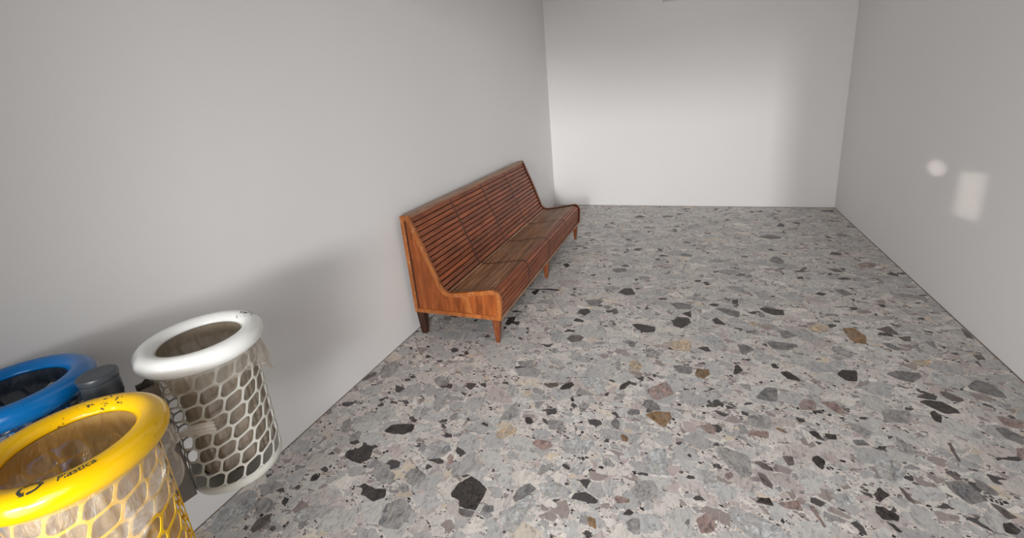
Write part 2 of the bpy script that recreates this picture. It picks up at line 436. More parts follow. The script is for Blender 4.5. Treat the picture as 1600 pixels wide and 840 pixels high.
def solid(o, th, off=0.0):
    mod = o.modifiers.new('solid', 'SOLIDIFY')
    mod.thickness = th
    mod.offset = off
    return o
CHIPS = """
g 0.058,1.917 0.04,1.997 0.082,2.045 0.14,2.023 0.17,1.946 0.157,1.874 0.112,1.857
g 0.449,1.93 0.462,1.973 0.518,1.981 0.558,1.948 0.56,1.906 0.514,1.884
l 0.537,1.809 0.532,1.878 0.581,1.881 0.617,1.831 0.633,1.741 0.629,1.677 0.586,1.709
g 0.187,1.413 0.157,1.471 0.172,1.505 0.213,1.479 0.239,1.412 0.221,1.399
K 0.425,1.475 0.435,1.527 0.498,1.554 0.558,1.566 0.575,1.52 0.545,1.487 0.481,1.473
K 0.337,1.277 0.329,1.31 0.372,1.338 0.385,1.363 0.438,1.375 0.477,1.299 0.45,1.261 0.393,1.26
g 0.537,1.232 0.524,1.28 0.551,1.301 0.598,1.296 0.613,1.268 0.653,1.262 0.668,1.217 0.627,1.193 0.585,1.209
K 0.286,1.104 0.271,1.136 0.283,1.15 0.311,1.142 0.315,1.119
K 0.567,1.121 0.557,1.147 0.53,1.15 0.545,1.176 0.587,1.168 0.614,1.165 0.661,1.18 0.684,1.141 0.647,1.108 0.614,1.114
g 0.699,1.264 0.703,1.309 0.735,1.323 0.794,1.3 0.803,1.272 0.769,1.228 0.729,1.237
g 0.147,0.925 0.132,0.948 0.161,0.975 0.2,0.97 0.242,0.95 0.237,0.922 0.195,0.897
k 0.231,0.838 0.218,0.874 0.237,0.911 0.26,0.924 0.273,0.891 0.271,0.851 0.256,0.828
k 0.309,0.863 0.303,0.876 0.319,0.884 0.335,0.877 0.333,0.861
l 0.044,0.806 0.006,0.877 0.008,0.932 0.036,0.976 0.086,0.986 0.142,0.935 0.154,0.863 0.146,0.81 0.103,0.784
l 0.364,0.937 0.367,0.974 0.397,1.017 0.457,1.03 0.495,1.016 0.482,0.98 0.426,0.941 0.387,0.921
g 0.736,1.023 0.708,1.116 0.755,1.159 0.821,1.142 0.841,1.097 0.832,1.035 0.779,1.022
l 0.693,1.406 0.705,1.467 0.742,1.508 0.805,1.504 0.837,1.464 0.812,1.408 0.757,1.382
l 0.743,1.675 0.741,1.727 0.777,1.746 0.815,1.671
g 0.282,1.363 0.267,1.405 0.288,1.438 0.316,1.435 0.332,1.385 0.304,1.362
K 0.524,1.074 0.53,1.081 0.539,1.075 0.536,1.067
K 0.247,0.98 0.243,1.001 0.267,1.003 0.28,0.979 0.266,0.969
p 0.837,1.416 0.839,1.444 0.866,1.432 0.877,1.395 0.864,1.378
K 0.518,1.585 0.526,1.604 0.553,1.603 0.55,1.577
k 0.006,1.798 0.006,1.865 0.037,1.911 0.06,1.871 0.032,1.822
l 0.481,1.661 0.5,1.707 0.582,1.699 0.597,1.641 0.535,1.61
g 0.709,1.201 0.71,1.231 0.745,1.23 0.767,1.202 0.749,1.183
K 0.95,1.247 0.957,1.303 0.996,1.357 1.035,1.346 1.092,1.316 1.094,1.262 1.09,1.207 1.043,1.2 1.014,1.203 1.001,1.228 0.962,1.233
G 1.018,1.196 1.088,1.203 1.088,1.173 1.053,1.166 1.027,1.175
G 1.113,1.215 1.119,1.244 1.151,1.251 1.162,1.227 1.141,1.212
G 1.213,1.309 1.221,1.359 1.256,1.4 1.295,1.382 1.274,1.337 1.231,1.291
l 1.183,1.226 1.231,1.273 1.271,1.344 1.315,1.325 1.296,1.254 1.274,1.161 1.23,1.165
g 0.974,1.717 0.982,1.792 1.014,1.885 1.044,1.844 1.058,1.78 1.033,1.736
l 0.753,1.805 0.771,1.854 0.864,1.88 0.83,1.819
K 1.108,1.756 1.104,1.783 1.126,1.787 1.157,1.757 1.147,1.739 1.126,1.736
g 1.22,1.794 1.291,1.809 1.33,1.759 1.319,1.737 1.243,1.733
g 1.35,1.931 1.356,1.981 1.402,1.98 1.401,1.939 1.376,1.892
o 0.995,1.636 1.045,1.706 1.093,1.689 1.093,1.653 1.047,1.61 1.015,1.597
b 1.585,1.793 1.597,1.802 1.625,1.782 1.622,1.759 1.596,1.754
K 0.897,1.669 0.907,1.685 0.935,1.677 0.938,1.658
p 1.191,1.624 1.215,1.654 1.278,1.656 1.293,1.622 1.268,1.593 1.215,1.604
l 1.332,1.689 1.472,1.719 1.484,1.679 1.451,1.627 1.378,1.605 1.335,1.645
b 1.528,1.322 1.558,1.32 1.57,1.276 1.536,1.284
g 1.498,1.32 1.528,1.322 1.534,1.283 1.502,1.283
p 1.612,1.428 1.618,1.451 1.655,1.45 1.671,1.431 1.627,1.413
K 1.521,1.57 1.529,1.581 1.546,1.578 1.54,1.564
g 1.529,1.62 1.557,1.634 1.59,1.604 1.583,1.587 1.539,1.588
l 1.404,1.503 1.406,1.557 1.462,1.579 1.477,1.545 1.449,1.503
g 1.273,1.453 1.274,1.487 1.305,1.526 1.329,1.529 1.317,1.486 1.289,1.451
g 1.667,1.337 1.691,1.368 1.719,1.373 1.726,1.303 1.704,1.314
G 1.527,1.865 1.545,1.908 1.57,1.877 1.574,1.824 1.544,1.833
G 1.601,1.95 1.617,1.993 1.655,1.991 1.658,1.959
K 1.287,1.991 1.3,2.002 1.317,1.978 1.306,1.96
l 1.296,1.405 1.346,1.439 1.43,1.43 1.444,1.404 1.383,1.363 1.325,1.362
K 1.653,1.37 1.671,1.403 1.695,1.391 1.684,1.376
G 1.662,2.033 1.674,2.085 1.708,2.087 1.743,2.056 1.754,2.019 1.706,2.005
b 1.681,1.966 1.722,2.004 1.802,2.02 1.808,1.971 1.777,1.896 1.736,1.926
p 2.388,2.245 2.427,2.305 2.47,2.287 2.461,2.227 2.403,2.211
g 2.144,2.032 2.157,2.103 2.249,2.123 2.242,2.027 2.195,2.018
p 2.148,1.993 2.231,2.006 2.224,1.955 2.15,1.955
p 1.937,1.949 1.979,1.996 2.007,1.963 2.002,1.916 1.969,1.918
g 2.001,1.835 2.043,1.848 2.137,1.821 2.133,1.712 2.097,1.692 2.044,1.739 2.007,1.786
k 2.154,1.741 2.181,1.736 2.205,1.691 2.202,1.665 2.168,1.68
k 2.147,1.795 2.177,1.809 2.217,1.779 2.221,1.762 2.178,1.762
K 1.882,1.753 1.891,1.766 1.901,1.752 1.894,1.742
l 1.701,1.673 1.734,1.75 1.795,1.763 1.808,1.657 1.777,1.597 1.725,1.612
l 1.911,1.689 1.99,1.686 2.012,1.613 1.962,1.598 1.924,1.638
K 2.134,1.583 2.149,1.609 2.184,1.619 2.195,1.583 2.162,1.581
p 2.205,1.602 2.283,1.639 2.294,1.593 2.235,1.585
l 2.05,1.506 2.098,1.507 2.205,1.492 2.221,1.457 2.134,1.428 2.051,1.47
p 1.917,1.434 1.953,1.475 1.988,1.464 1.98,1.404 1.934,1.379
G 1.877,1.406 1.888,1.426 1.897,1.427 1.89,1.396
K 2.205,1.52 2.215,1.538 2.221,1.522 2.213,1.512
g 1.69,1.547 1.749,1.57 1.774,1.538 1.775,1.488 1.72,1.446 1.671,1.48
g 1.674,1.347 1.715,1.374 1.728,1.308 1.705,1.3 1.679,1.312
k 2.263,1.864 2.305,1.872 2.303,1.824 2.277,1.811
p 2.028,1.688 2.055,1.71 2.065,1.686 2.039,1.658
K 2.371,1.873 2.393,1.904 2.406,1.906 2.392,1.838
K 2.393,2.054 2.437,2.06 2.428,2.016 2.408,2.026
b 2.259,2.037 2.274,2.047 2.31,2.024 2.298,2.012
p 2.315,1.611 2.33,1.628 2.343,1.601 2.338,1.578
b 1.661,1.452 1.671,1.447 1.671,1.431 1.663,1.432
G 1.596,1.948 1.608,1.988 1.649,1.996 1.656,1.972 1.622,1.943
G 3.171,2.61 3.209,2.636 3.286,2.657 3.294,2.585 3.289,2.544 3.216,2.556 3.172,2.581
k 3.031,2.527 3.059,2.538 3.105,2.497 3.107,2.477 3.074,2.454 3.037,2.478
K 2.915,2.416 2.947,2.439 3.01,2.443 3.05,2.394 3.05,2.367 2.987,2.347 2.953,2.379
K 2.928,2.339 2.954,2.363 2.966,2.318 2.946,2.272 2.923,2.28
g 2.734,2.297 2.754,2.316 2.848,2.329 2.847,2.296 2.815,2.23 2.724,2.216
g 2.561,2.175 2.594,2.166 2.655,2.129 2.627,2.074 2.58,2.113
K 2.394,2.054 2.425,2.067 2.451,2.01 2.421,2.013
K 2.457,2.061 2.501,2.066 2.499,2.033 2.461,2.025
G 2.557,2.048 2.601,2.063 2.618,2.032 2.563,2.019
g 2.734,2.129 2.75,2.111 2.793,2.037 2.757,2.018 2.716,2.024
k 2.914,2.138 2.927,2.142 2.918,2.03 2.905,2.026
l 2.595,1.915 2.636,1.963 2.698,1.967 2.699,1.899 2.643,1.831 2.599,1.859
G 2.811,1.897 2.886,1.921 2.92,1.842 2.852,1.8 2.819,1.847
k 2.834,1.951 2.861,1.968 2.882,1.924 2.857,1.916
G 2.923,1.946 2.941,1.938 2.969,1.895 2.96,1.875 2.933,1.871 2.91,1.902
K 2.376,1.889 2.399,1.907 2.424,1.883 2.402,1.826 2.381,1.85
K 2.552,1.754 2.581,1.796 2.606,1.767 2.557,1.713
K 2.538,1.695 2.564,1.699 2.604,1.672 2.593,1.646 2.545,1.638 2.532,1.664
K 2.55,1.635 2.574,1.628 2.591,1.601 2.574,1.595
k 2.646,1.823 2.66,1.814 2.678,1.752 2.657,1.753
K 2.911,1.742 2.94,1.755 2.953,1.727 2.93,1.702 2.903,1.703
k 2.916,1.832 2.943,1.825 2.973,1.784 2.935,1.765
G 3.133,2.294 3.173,2.314 3.211,2.26 3.184,2.203 3.142,2.233
p 3.18,2.392 3.268,2.381 3.236,2.312 3.177,2.324
p 2.43,2.287 2.464,2.304 2.463,2.24 2.416,2.213
p 2.486,2.295 2.558,2.316 2.586,2.248 2.55,2.217
p 2.315,1.62 2.331,1.628 2.354,1.545 2.344,1.538
l 2.4,1.705 2.465,1.73 2.483,1.689 2.418,1.656
l 3.218,2.515 3.291,2.495 3.249,2.457 3.201,2.476
p 3.147,2.176 3.176,2.184 3.137,2.102 3.128,2.129
l 2.765,1.694 2.791,1.71 2.776,1.662 2.752,1.65
K 1.336,3.363 1.376,3.454 1.436,3.465 1.481,3.36 1.414,3.322
G 1.11,3.177 1.221,3.215 1.258,3.192 1.23,3.098 1.167,3.085
K 1.102,2.959 1.11,3.021 1.164,3.041 1.197,2.993 1.165,2.918
k 1.334,3.064 1.37,3.094 1.397,3.009 1.362,2.983
k 1.113,2.579 1.129,2.628 1.189,2.649 1.228,2.618 1.208,2.565 1.157,2.54
K 1.508,2.869 1.55,2.89 1.664,2.869 1.667,2.8 1.606,2.775 1.548,2.811
K 1.767,2.976 1.803,3.046 1.874,3.05 1.891,2.98 1.834,2.885 1.781,2.907
G 1.502,2.651 1.544,2.651 1.566,2.625 1.558,2.576 1.526,2.584
g 1.628,2.569 1.655,2.58 1.732,2.547 1.692,2.49 1.638,2.485
g 0.879,2.244 0.982,2.286 0.996,2.228 0.926,2.192
k 1.106,2.069 1.186,2.106 1.201,2.07 1.155,2.042
K 1.212,2.05 1.22,2.091 1.264,2.132 1.284,2.109 1.266,2.065 1.223,2.045
K 1.53,2.127 1.532,2.176 1.571,2.226 1.586,2.214 1.559,2.145
g 1.303,2.03 1.317,2.094 1.412,2.045 1.351,2.028
o 1.553,2.329 1.552,2.417 1.587,2.454 1.629,2.383 1.612,2.314
p 1.668,2.167 1.762,2.269 1.785,2.245 1.813,2.171 1.738,2.097 1.708,2.099
o 1.761,2.642 1.778,2.708 1.848,2.741 1.893,2.735 1.893,2.616 1.802,2.603
G 1.794,2.435 1.835,2.451 1.894,2.444 1.895,2.369 1.819,2.382
G 1.737,3.261 1.825,3.279 1.89,3.251 1.89,3.182 1.794,3.162
l 1.595,3.446 1.656,3.497 1.734,3.457 1.701,3.379 1.627,3.358
K 1.827,3.103 1.89,3.156 1.891,3.048
K 1.099,2.826 1.112,2.875 1.172,2.855 1.173,2.822
l 1.298,2.177 1.398,2.212 1.483,2.163 1.442,2.128 1.33,2.121
g 1.514,2.052 1.53,2.093 1.565,2.102 1.565,2.066 1.534,2.04
G 1.664,2.066 1.696,2.089 1.751,2.023 1.678,2.015
g 1.346,1.948 1.366,1.982 1.402,1.978 1.392,1.921 1.359,1.911
g 1.052,2.406 1.067,2.45 1.095,2.441 1.096,2.387
K 0.499,3.269 0.528,3.275 0.77,3.328 0.777,3.305
K 0.763,3.327 0.842,3.335 0.872,3.306 0.786,3.3
K 0.637,3.227 0.656,3.282 0.696,3.3 0.69,3.181
K 0.625,2.667 0.612,2.769 0.659,2.807 0.676,2.744 0.661,2.663
G 1.269,3.092 1.301,3.127 1.336,3.106 1.313,3.059
K 1.689,2.311 1.699,2.325 1.715,2.305 1.702,2.293
g 1.472,2.352 1.475,2.397 1.499,2.407 1.506,2.334
g 1.21,3.851 1.342,3.873 1.353,3.814 1.267,3.772
l 0.973,2.649 1.047,2.69 1.093,2.608 1.072,2.515 1.014,2.533
K 2.333,3.29 2.367,3.316 2.482,3.296 2.48,3.22 2.414,3.206 2.367,3.233
G 2.045,3.229 2.106,3.25 2.21,3.212 2.193,3.12 2.132,3.144
K 2.167,3.393 2.21,3.416 2.207,3.336 2.17,3.323
G 2.322,2.829 2.366,2.85 2.487,2.84 2.487,2.811 2.413,2.755 2.344,2.757
G 2.155,2.759 2.202,2.766 2.252,2.724 2.173,2.639
b 1.914,2.366 1.925,2.44 1.991,2.444 1.991,2.395 1.959,2.346
K 2.112,2.435 2.127,2.522 2.143,2.534 2.167,2.482 2.131,2.435
K 2.348,2.513 2.387,2.535 2.433,2.481 2.435,2.448 2.375,2.458
K 2.313,2.582 2.336,2.598 2.354,2.552 2.32,2.547
K 2.621,2.565 2.656,2.618 2.726,2.629 2.7,2.519 2.65,2.516
G 2.201,2.25 2.26,2.352 2.318,2.36 2.297,2.237 2.231,2.238
p 2.388,2.243 2.424,2.306 2.469,2.278 2.458,2.224 2.392,2.205
G 2.407,2.985 2.452,3.006 2.51,2.946 2.425,2.888
b 2.775,3.114 2.847,3.109 2.871,3.012 2.849,2.928 2.793,2.934
K 2.724,3.605 2.764,3.648 2.809,3.628 2.772,3.586
G 2.865,3.706 2.906,3.729 2.979,3.655 2.919,3.615
K 2.023,3.058 2.056,3.09 2.113,2.995 2.042,2.995
K 2.94,3.942 2.993,3.961 3.037,3.942 2.983,3.919
o 2.575,3.078 2.641,3.138 2.71,3.121 2.692,3.041 2.599,3.019
l 2.607,2.671 2.654,2.726 2.703,2.671 2.648,2.632
G 1.825,2.435 1.898,2.45 1.9,2.379 1.827,2.368
K 1.978,3.684 2.012,3.707 2.027,3.643 1.998,3.627
K 2.899,4.027 2.927,4.053 2.931,4.011 2.902,3.993
l 1.976,2.819 2.056,2.859 2.097,2.725 2.058,2.686 2.003,2.722
K 2.221,3.886 2.268,3.93 2.3,3.874
K 2.664,3.91 2.712,3.942 2.712,3.891 2.672,3.877
K 2.002,3.274 2.031,3.308 2.084,3.305 2.063,3.259
g 2.313,3.209 2.348,3.242 2.361,3.17 2.327,3.145
o 2.247,3.049 2.27,3.085 2.316,3.053 2.282,3.011
p 2.32,3.042 2.371,3.032 2.37,2.987 2.328,2.988
g 2.721,3.297 2.788,3.305 2.802,3.267 2.741,3.261
G 2.218,2.94 2.289,2.979 2.275,2.936 2.224,2.91
g 2.137,2.356 2.189,2.355 2.188,2.296 2.157,2.309
l 2.517,2.906 2.57,2.96 2.637,2.945 2.572,2.88
k 2.639,2.916 2.668,2.933 2.675,2.905
K 2.623,2.57 2.657,2.619 2.725,2.621 2.699,2.522 2.655,2.518
G 2.851,2.631 2.908,2.677 3.007,2.68 3.011,2.65 2.944,2.574 2.894,2.59
G 3.168,2.606 3.233,2.681 3.284,2.652 3.285,2.546 3.241,2.553 3.188,2.571
b 2.773,3.102 2.84,3.129 2.878,3.033 2.85,2.929 2.78,2.96
k 2.953,3.138 3.038,3.196 3.056,3.096 3.021,3.087
k 3.037,3.061 3.109,3.088 3.09,3.022 3.054,3.017
k 3.327,2.94 3.366,2.949 3.365,2.899 3.323,2.88
k 3.304,2.867 3.321,2.875 3.316,2.819 3.306,2.823
K 3.291,4.094 3.34,4.137 3.37,4.084 3.354,4.048
G 2.866,3.706 2.925,3.739 2.975,3.654 2.905,3.612
o 3.008,2.775 3.04,2.816 3.111,2.834 3.08,2.769 3.016,2.748
K 3.008,3.36 3.022,3.37 3.025,3.34 3.009,3.324
p 3.331,3.87 3.378,3.864 3.382,3.835 3.339,3.836
k 3.355,3.716 3.41,3.74 3.412,3.708 3.368,3.699
g 3.074,2.984 3.1,2.972 3.113,2.912 3.085,2.905
l 3.052,2.692 3.106,2.691 3.078,2.582 3.041,2.586
k 3.406,3.259 3.418,3.202 3.41,3.122 3.377,3.133
G 2.928,2.967 2.971,2.977 3.018,2.906 2.963,2.901
K 1.216,5.605 1.268,5.693 1.349,5.613 1.293,5.573
k 1.538,5.624 1.593,5.7 1.687,5.687 1.644,5.612
k 2.496,4.93 2.614,5.022 2.712,4.966 2.702,4.901 2.612,4.872
K 2.72,5.312 2.774,5.452 2.808,5.394 2.789,5.303
G 2.518,4.263 2.563,4.371 2.602,4.376 2.64,4.272 2.613,4.191 2.549,4.21
K 2.721,5.086 2.767,5.159 2.783,5.092
G 1.21,3.861 1.332,3.895 1.351,3.812 1.251,3.771
K 1.337,4.379 1.368,4.45 1.428,4.439 1.397,4.363
K 1.278,3.931 1.312,3.977 1.366,3.95 1.337,3.921
K 0.735,3.897 0.765,3.934 0.816,3.873 0.795,3.818
G 1.764,4.311 1.826,4.364 1.906,4.303 1.827,4.265
K 1.584,4.274 1.629,4.292 1.686,4.244 1.632,4.237
K 1.562,4.146 1.582,4.175 1.622,4.171 1.595,4.124
k 2.223,3.892 2.285,3.924 2.305,3.897 2.251,3.862
K 2.536,4.538 2.575,4.588 2.599,4.524
K 2.668,3.914 2.713,3.934 2.711,3.885 2.669,3.878
K 2.938,3.934 2.998,3.968 3.036,3.943 2.972,3.916
k 2.917,4.139 2.988,4.151 3.028,4.093 2.968,4.062
k 3.007,4.485 3.048,4.569 3.108,4.54 3.1,4.478
p 3.152,4.266 3.242,4.349 3.291,4.288 3.258,4.217 3.175,4.203
k 3.196,5.049 3.267,5.075 3.271,5.025
k 3.242,5.993 3.388,6.043 3.385,5.946 3.286,5.924
K 1.775,5.879 1.821,5.92 1.869,5.874
K 2.113,5.999 2.171,6.021 2.187,5.973
K 2.254,5.956 2.284,6.005 2.303,5.958
k 2.733,5.794 2.773,5.867 2.794,5.797
K 1.907,3.709 1.953,3.738 1.967,3.699 1.929,3.68
K 1.982,3.702 2.005,3.693 2.026,3.649 2.003,3.637
g 2.015,4.162 2.101,4.252 2.189,4.204 2.096,4.14
g 1.821,5.238 1.873,5.266 1.915,5.208 1.853,5.164
k 2.212,5.468 2.26,5.596 2.302,5.531
K 2.16,5.011 2.226,4.996 2.261,4.959
g 0.7,4.829 0.762,4.865 0.842,4.813 0.781,4.777
k 0.708,4.41 0.763,4.456 0.845,4.427
K 1.27,4.358 1.276,4.419 1.31,4.352
K 1.213,3.628 1.229,3.666 1.237,3.588
g 1.407,4.759 1.456,4.792 1.492,4.735 1.443,4.709
g 2.201,4.141 2.257,4.15 2.271,4.09
k 2.715,4.084 2.768,4.16 2.781,4.117 2.735,4.057
K 2.892,4.024 2.924,4.046 2.928,4.005
k 3.211,5.575 3.275,5.618 3.289,5.565
"""

# ------------------------------------------------------------------ the room
def struct(o):
    o['kind'] = 'structure'
    return o


BW = -math.tan(R(1.254))*ROOM_W      # the end wall runs slightly askew
GAP = 0.2


def slab(name, x0, x1, y0, y1, z0, z1, mat):
    b = MB()
    b.box(x0, x1, y0, y1, z0, z1)
    return struct(b.build(name, mat))


slab('wall_left', -GAP, 0, FRONT-0.3, ROOM_D+0.3, 0, ROOM_H, M['wall'])
slab('wall_right', ROOM_W, ROOM_W+GAP, FRONT-0.3, ROOM_D+0.3, 0, ROOM_H, M['wall'])
b = MB()
y0, y1 = ROOM_D, ROOM_D+BW
b.v = [(0, y0, 0), (ROOM_W, y1, 0), (ROOM_W, y1+GAP, 0), (0, y0+GAP, 0), (0, y0, ROOM_H), (ROOM_W, y1, ROOM_H), (ROOM_W, y1+GAP, ROOM_H), (0, y0+GAP, ROOM_H)]
b.f = [(0, 1, 5, 4), (1, 2, 6, 5), (2, 3, 7, 6), (3, 0, 4, 7), (4, 5, 6, 7), (3, 2, 1, 0)]
struct(b.build('wall_back', M['wall']))
slab('ceiling', -GAP, ROOM_W+GAP, FRONT-0.3, ROOM_D+0.3, ROOM_H, ROOM_H+0.15, M['ceiling'])
# front wall behind the viewer with its wide opening: left stub, right stub, lintel
OPL, OPR, OPT = 0.75, 3.22, 2.62
b = MB()
b.box(0, OPL, FRONT, FRONT+0.12, 0, ROOM_H)
b.box(OPR, ROOM_W, FRONT, FRONT+0.12, 0, ROOM_H)
b.box(OPL, OPR, FRONT, FRONT+0.12, OPT, ROOM_H)
struct(b.build('wall_front', M['wall']))
b = MB()
b.box(-6, 9, -24, FRONT-0.3, -0.12, -0.02)
struct(b.build('floor_outside', M['pavement']))

# terrazzo floor: slab plus the big cut chips lying flush in it
PAL = dict(K=(40, 39, 41), k=(90, 82, 81), G=(112, 113, 116), g=(146, 147, 148), l=(176, 180, 183), b=(128, 98, 62), p=(148, 126, 122), o=(192, 172, 146), w=(205, 198, 190))
rnd = random.Random(3)
fv = [(0, FRONT-0.3, 0), (ROOM_W, FRONT-0.3, 0), (ROOM_W, ROOM_D+0.01, 0), (0, ROOM_D+0.01, 0)]
fv += [(x, y, -0.15) for x, y, z in fv]
ff = [(0, 1, 2, 3), (7, 6, 5, 4), (0, 4, 5, 1), (1, 5, 6, 2), (2, 6, 7, 3), (3, 7, 4, 0)]
fm = [0]*6
fc = [(1, 1, 1, 1)]*6
boxes = []
for ln in CHIPS.strip().splitlines():
    k, *pts = ln.split()
    q = [Vector((float(a.split(',')[0]), float(a.split(',')[1]), 0)) for a in pts]
    if len(q) > 3:          # blunt the corners of the stone
        q = [p for i in range(len(q)) for p in (q[i].lerp(q[(i+1) % len(q)], 0.09), q[i].lerp(q[(i+1) % len(q)], 0.91))]
    bb = (min(p.x for p in q), max(p.x for p in q), min(p.y for p in q), max(p.y for p in q))
    used_levels = [b_[4] for b_ in boxes if b_[0] < bb[1] and b_[1] > bb[0] and b_[2] < bb[3] and b_[3] > bb[2]]
    lev = 0
    while lev in used_levels: lev += 1
    boxes.append(bb+(lev,))
    dense = []
    for i in range(len(q)):
        a, c = q[i], q[(i+1) % len(q)]
        n = max(2, int((c-a).length/0.012))
        for j in range(n):
            p = a.lerp(c, j/n)
            if j:
                p = p+Vector((rnd.uniform(-1, 1), rnd.uniform(-1, 1), 0))*0.0022
            dense.append((min(max(p.x, 0.002), ROOM_W-0.002), p.y, 0.0002+0.00012*lev))
    s0 = len(fv)
    fv += dense
    ff.append(tuple(range(s0, s0+len(dense))))
    v = rnd.uniform(0.9, 1.12)
    c = lin(*PAL[k])
    fc.append((c[0]*v, c[1]*v, c[2]*v, 1))
    fm.append(1)
me = bpy.data.meshes.new('floor')
me.from_pydata(fv, [], ff)
me.materials.append(M['floor'])
me.materials.append(M['chips'])
bm = bmesh.new()
bm.from_mesh(me)
bm.faces.ensure_lookup_table()
cl = bm.loops.layers.float_color.new('chip')
for i, f in enumerate(bm.faces):
    f.material_index = fm[i]
    if i > 5:
        if f.normal.z < 0:
            f.normal_flip()
    for l in f.loops:
        l[cl] = fc[i]
bmesh.ops.triangulate(bm, faces=[f for f in bm.faces if f.material_index == 1])
bm.to_mesh(me)
bm.free()
fo = bpy.data.objects.new('floor', me)
C.objects.link(fo)
struct(fo)

# thin grimy mortar lines where the walls meet the floor
b = MB(); b.box(0.0, 0.005, FRONT+0.12, ROOM_D, 0.0, 0.002)
struct(b.build('trim_1', M['grime']))
b = MB(); b.box(ROOM_W-0.006, ROOM_W, FRONT+0.12, ROOM_D+BW, 0.0, 0.002)
struct(b.build('trim_2', M['grime']))
b = MB()
b.v = [(0, y0-0.012, 0), (ROOM_W, y1-0.012, 0), (ROOM_W, y1, 0), (0, y0, 0), (0, y0-0.012, .002), (ROOM_W, y1-0.012, .002), (ROOM_W, y1, .002), (0, y0, .002)]
b.f = [(0, 1, 5, 4), (1, 2, 6, 5), (2, 3, 7, 6), (3, 0, 4, 7), (4, 5, 6, 7), (3, 2, 1, 0)]
struct(b.build('trim_3', M['grime']))

# small plate high on the end wall
pl = MB()
pl.box(-0.085, 0.085, -0.014, 0, 0, 0.12)
pl.box(-0.075, 0.075, -0.018, -0.014, 0.01, 0.11)
o = pl.build('wall_plate', M['plate'], bevel=0.003)
o.location = (1.585, ROOM_D+BW*1.585/ROOM_W, 2.525)
o.rotation_euler = (0, 0, R(-1.254))
tag(o, 'small pale cover plate high on the end wall at the picture top', 'cover plate')

# ------------------------------------------------------------------ the bench
BY0, BY1 = 2.397, 4.71
L = BY1-BY0
BX, BYC = 0.385, (BY0+BY1)/2
H = L/2
bench = empty('slatted_bench', (BX, BYC, 0), 'long orange-brown slatted wooden bench standing against the left wall', 'bench')


def arc(cx, cz, r, a0, a1, n):
    return [(cx+r*math.cos(R(a0+(a1-a0)*i/n)), cz+r*math.sin(R(a0+(a1-a0)*i/n))) for i in range(n+1)]


def bez(p0, p1, p2, n):
    return [((1-t)**2*p0[0]+2*t*(1-t)*p1[0]+t*t*p2[0], (1-t)**2*p0[1]+2*t*(1-t)*p1[1]+t*t*p2[1]) for t in [i/n for i in range(n+1)]]


# seating line from the top of the back to the foot of the front, then closed round behind
seatline = [(0.106, 0.903), (0.190, 0.690), (0.238, 0.560), (0.277, 0.440)]
seatline += bez((0.292, 0.398), (0.312, 0.345), (0.378, 0.3515), 6)
seatline += [(0.46, 0.364), (0.56, 0.381), (0.635, 0.3935)]
seatline += bez((0.655, 0.397), (0.735, 0.412), (0.737, 0.325), 8)
seatline += [(0.733, 0.26), (0.724, 0.183)]
seatline = [(x-BX, z) for x, z in seatline]
outline = seatline+[(0.045-BX, 0.178), (0.040-BX, 0.898)]


def inset(poly, d):
    n = len(poly)
    a = sum(poly[i][0]*poly[(i+1) % n][1]-poly[(i+1) % n][0]*poly[i][1] for i in range(n))
    s = 1 if a > 0 else -1
    out = []
    for i in range(n):
        p0, p1, p2 = Vector(poly[i-1]), Vector(poly[i]), Vector(poly[(i+1) % n])
        e1, e2 = (p1-p0).normalized(), (p2-p1).normalized()
        n1, n2 = Vector((-e1.y, e1.x))*s, Vector((-e2.y, e2.x))*s
        bis = (n1+n2).normalized()
        k = d/max(0.35, bis.dot(n1))
        out.append((p1.x+bis.x*k, p1.y+bis.y*k))
    return out


def end_panel(y_in, y_out, bandmat):
    s = 1 if y_out > y_in else -1
    p = MB()
    p.prism(inset(outline, 0.004), y_in, y_out-s*0.006)
    e = p.build('end_panel', M['panel'], bench, bevel=0.001)
    # raised solid-wood band following the edge of the panel
    inn = inset(outline, 0.030)
    n = len(outline)
    r = MB()
    ya_, yb_ = y_in, y_out
    vs_ = [(x, ya_, z) for x, z in outline]+[(x, yb_, z) for x, z in outline]
    vs_ += [(x, ya_, z) for x, z in inn]+[(x, yb_, z) for x, z in inn]
    fs = []
    for i in range(n):
        j = (i+1) % n
        fs += [(i, j, n+j, n+i), (n+i, n+j, 3*n+j, 3*n+i), (3*n+i, 3*n+j, 2*n+j, 2*n+i), (2*n+i, 2*n+j, j, i)]
    r.v, r.f = vs_, fs
    band = r.build('edge_band', bandmat, e, bevel=0.0015)
    return e


near = end_panel(-H+0.026, -H, M['band'])
far = end_panel(H-0.026, H, M['leg'])
# back stile and a lighter repaired strip on the near end
p = MB(); p.prism([(0.070-BX, 0.21), (0.085-BX, 0.21), (0.082-BX, 0.86), (0.066-BX, 0.86)], -H+0.001, -H+0.008)
p.build('stile_strip', M['darkwood'], near)
p = MB(); p.prism([(0.462-BX, 0.214), (0.515-BX, 0.214), (0.498-BX, 0.345), (0.446-BX, 0.336)], -H+0.0045, -H+0.008)
tag(p.build('veneer_patch', M['band'], near), 'lighter strip of veneer')


def along(path):
    seg = [0.0]
    for i in range(len(path)-1):
        seg.append(seg[-1]+math.dist(path[i], path[i+1]))
    def at(s):
        s = min(max(s, 0), seg[-1])
        for i in range(len(seg)-1):
            if s <= seg[i+1]+1e-9:
                t = (s-seg[i])/(seg[i+1]-seg[i])
                return (path[i][0]*(1-t)+path[i+1][0]*t, path[i][1]*(1-t)+path[i+1][1]*t)
    return at, seg[-1]


slatline = inset(outline, 0.011)[:len(seatline)]
at, total = along(slatline)
